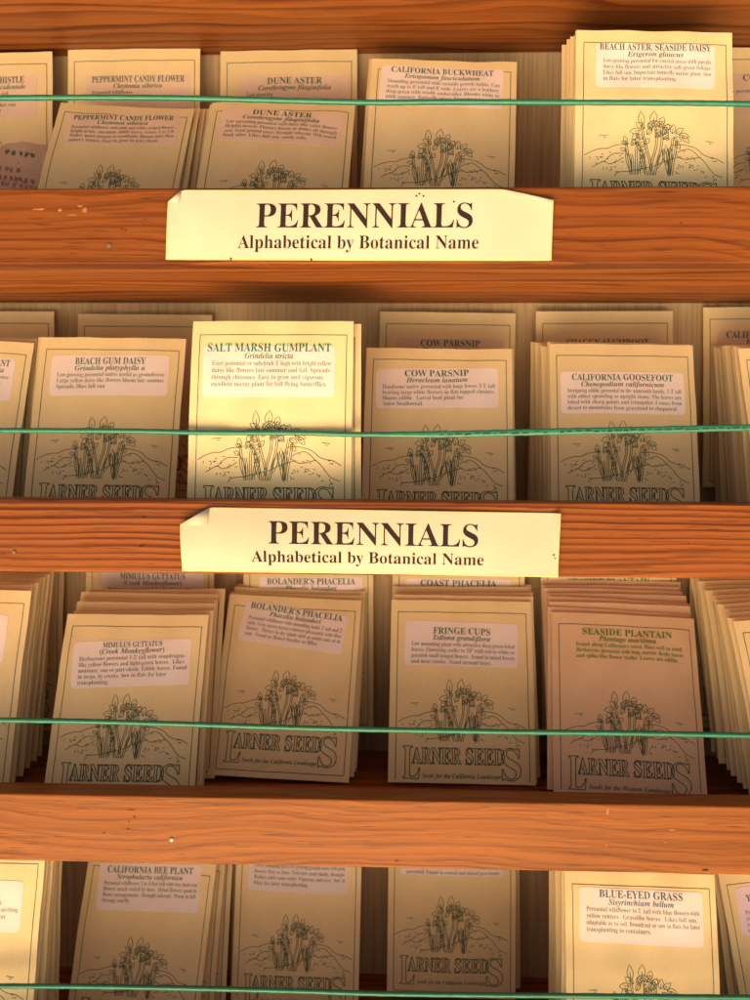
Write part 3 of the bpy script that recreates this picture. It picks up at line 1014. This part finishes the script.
     S('WESTERN COLUMBINE', 'Aquilegia formosa', ['Perennial wildflower with', 'nodding red and yellow. Likes anything', 'but full sun. Very dominant'], top=17, h=27, w=70, cx=-2, tw=36, body_ink=M_BODYG, ink=M_GREEN, pad=25), (5, .0055, .002, .0006, 6)),
    (4, 'California Bee Plant', (88, 858), (216, 860), .112, 16, 4.0, 1, 'California Bee Plant packet with its title tight under the lowest rail',
     S('CALIFORNIA BEE PLANT', 'Scrophularia californica', ['Perennial wildflower 3 to 6 feet tall with tiny dark-red', 'flowers much visited by bees.  Dried flowers good in', 'flower arrangements.  Drought tolerant.  Prune in fall.', 'Strong smelly.'],
       top=3.5, h=30, w=69, tw=58, t0=6, ang=-3.6), (2, .006, .0095, .0, 12)),
    (4, 'sticker topped', (237, 838), (362, 840), .128, 12, 0.6, 2, 'bottom row packet beside the Bee Plant, its sticker\'s last text lines showing',
     S('CALIFORNIA FESCUE', 'Festuca', ['Lovely clumping grass for growing ground cover with pink', 'flowers May to June. Tolerates part-shade, drought.', 'Prefers with some water. Vigorous and easy. Sow in', 'Flats for later transplanting.'], top=7, h=28.5, w=69, ang=0.8, lead=3.9), (1, .006, -.004, .0, 9)),
    (4, 'shaded', (389, 821), (516, 822), .134, 9, 0.2, 0, 'shaded bottom row packet next to Blue-Eyed Grass, only one sticker line showing',
     S('COAST FIGWORT', 'Scrophularia', ['Perennial with small blooms for coast', 'gardens and sunny meadows or', 'woodlands near the streams', 'perennial. Found in coastal and inland grasslands.'], top=8, h=28, w=70, lead=4.3, t0=6.5), (1, .006, .002, .0, 6)),
    (4, 'Blue-Eyed Grass', (566, 872), (717, 875.5), .060, 14, 0.9, 3, 'bright Blue-Eyed Grass packet with blue lettering at the front of the bottom row',
     S('BLUE-EYED GRASS', 'Sisyrinchium bellum', ['Perennial wildflower to 1\' tall with blue flowers with', 'yellow centers.  Grasslike leaves.  Likes full sun,', 'adaptable as to soil. Broadcast or sow in flats for later', 'transplanting to containers.'],
       top=9.5, h=29.5, w=71, tw=48, ink=M_BLUE, body_ink=M_BODY, ang=0.6), (8, .0066, -.004, .0, 5)),
    (4, 'Yellow', (719, 873), (852, 858), .092, 14, -8.0, 0, 'tilted packet with title starting YEL beside the Blue-Eyed Grass packet',
     S('YELLOW-EYED GRASS', 'Sisyrinchium', ['Perennial to 1\' tall with', 'yellow flowers in spring', 'or meadows, grasslike', 'small leaves and seeds'], top=10, h=30, w=70, ang=0, tw=58, cx=0, t0=9, paper=M_LILAC), (2, .006, .0, .0, 8)),
]

for i, (row, tag, tl, tr_, y, lean, roll, bi, label, spec, stack) in enumerate(ROWS):
    pz = pose(tl, tr_, y, lean, roll)
    pm = M_PINK if tag == 'Seaside Plantain' else M_CREAM
    tagline = 'Seeds for the Western Landscape' if tag == 'Seaside Plantain' else 'Seeds for the California Landscape'
    o = packet(label, matrix_of(*pz), bi, spec, pm, 'back packets leaning on the panel' if tag is None else 'front packets of the stacks', tagline)
    if i == 0:
        link('smudged_note', smudge_mesh(bi), Matrix.Identity(4), o)
    if stack:
        n, dy, drift, rise, le = stack
        behind(None, tag, pz, n, dy, drift, rise, le, row, pm, seed=i, bi=bi)

# ------------------------------------------------------------------ cords


def cord(name, pts, y, label, rad=0.0015, flat=None, marks=None):
    P = smooth_line([(u, v) for u, v in pts], 14)
    C = [at(u, v, y) for u, v in P]
    org = C[len(C)//2].copy()
    n = 10
    vs, fs = [], []
    rows = []
    for i, c in enumerate(C):
        a = flat(P[i][0]) if flat else 0.0
        ry, rz = rad*(1-0.55*a), rad*(1+0.25*a)
        wob = 1+0.05*math.sin(i*1.7)
        for j in range(n):
            t = 2*math.pi*j/n
            vs.append((c.x-org.x, c.y-org.y+ry*wob*math.cos(t), c.z-org.z+rz*wob*math.sin(t)))
    for i in range(len(C)-1):
        for j in range(n):
            a, b_ = i*n+j, i*n+(j+1) % n
            fs.append((a, b_, b_+n, a+n))
    mb = MB()
    mb.add(vs, [f[::-1] for f in fs], M_CORD)
    if marks:
        rn = random.Random(3)
        for u0, u1, step in marks:
            u = u0
            while u < u1:
                ln = rn.uniform(2.0, 9.0)
                k = min(range(len(P)), key=lambda q: abs(P[q][0]-u))
                c = C[k]
                a = at(u, P[k][1], y)
                l = ln*0.00052
                up = rn.choice((0.0003, 0.0001, -0.0002))
                hh = rn.uniform(.0003, .0006)
                y0 = c.y-rad*0.47
                q = [(a.x-org.x+dx, y0-org.y, c.z-org.z+up+dz) for dx, dz in ((0, -hh), (l, -hh*0.8), (l*1.02, hh), (0.1*l, hh*0.9))]
                mb.add(q, [(0, 1, 2, 3)], M_CORDMARK)
                u += ln+rn.uniform(1.5, step)
    return link(name, mb.mesh(name, True), Matrix.Translation(org), None, label=label, category='cord')


def ext(p):
    """carry a cord on past the picture's sides to the rack's ends"""
    (u0, v0), (u1, v1) = p[0], p[1]
    (a0, b0), (a1, b1) = p[-1], p[-2]
    return [(u0-120, v0-(v1-v0)/(u1-u0)*120)]+p+[(a0+120, b0+(b0-b1)/(a0-a1)*120)]


cord('plastic_cord', ext([(0, 98), (100, 97.5), (200, 98.5), (300, 101), (375, 102.5), (450, 102), (580, 102.5), (680, 103), (750, 104)]), .022,
     'green plastic cord stretched across the packets of the top row')
cord('plastic_cord', ext([(0, 430.5), (120, 431), (200, 432.5), (300, 433), (355, 434.5), (430, 434.5), (500, 433), (560, 431.5), (640, 430), (750, 427.5)]), .025,
     'flattened green cord with dark printed marks across the second row', 0.0015,
     lambda u: max(0.0, min(1.0, (u-370)/60)), [(440, 545, 4.0), (560, 690, 3.0), (690, 860, 4.0)])
cord('plastic_cord', ext([(0, 720), (90, 721.5), (180, 724), (270, 727), (340, 729), (430, 730.5), (520, 732), (620, 733), (750, 735.5)]), .024,
     'green plastic cord sloping across the drawings of the third row packets')
cord('plastic_cord', ext([(0, 986), (90, 986.5), (200, 988.5), (300, 991), (375, 993.5), (480, 995), (600, 996), (750, 997.5)]), .030,
     'green plastic cord low across the bottom row packets')
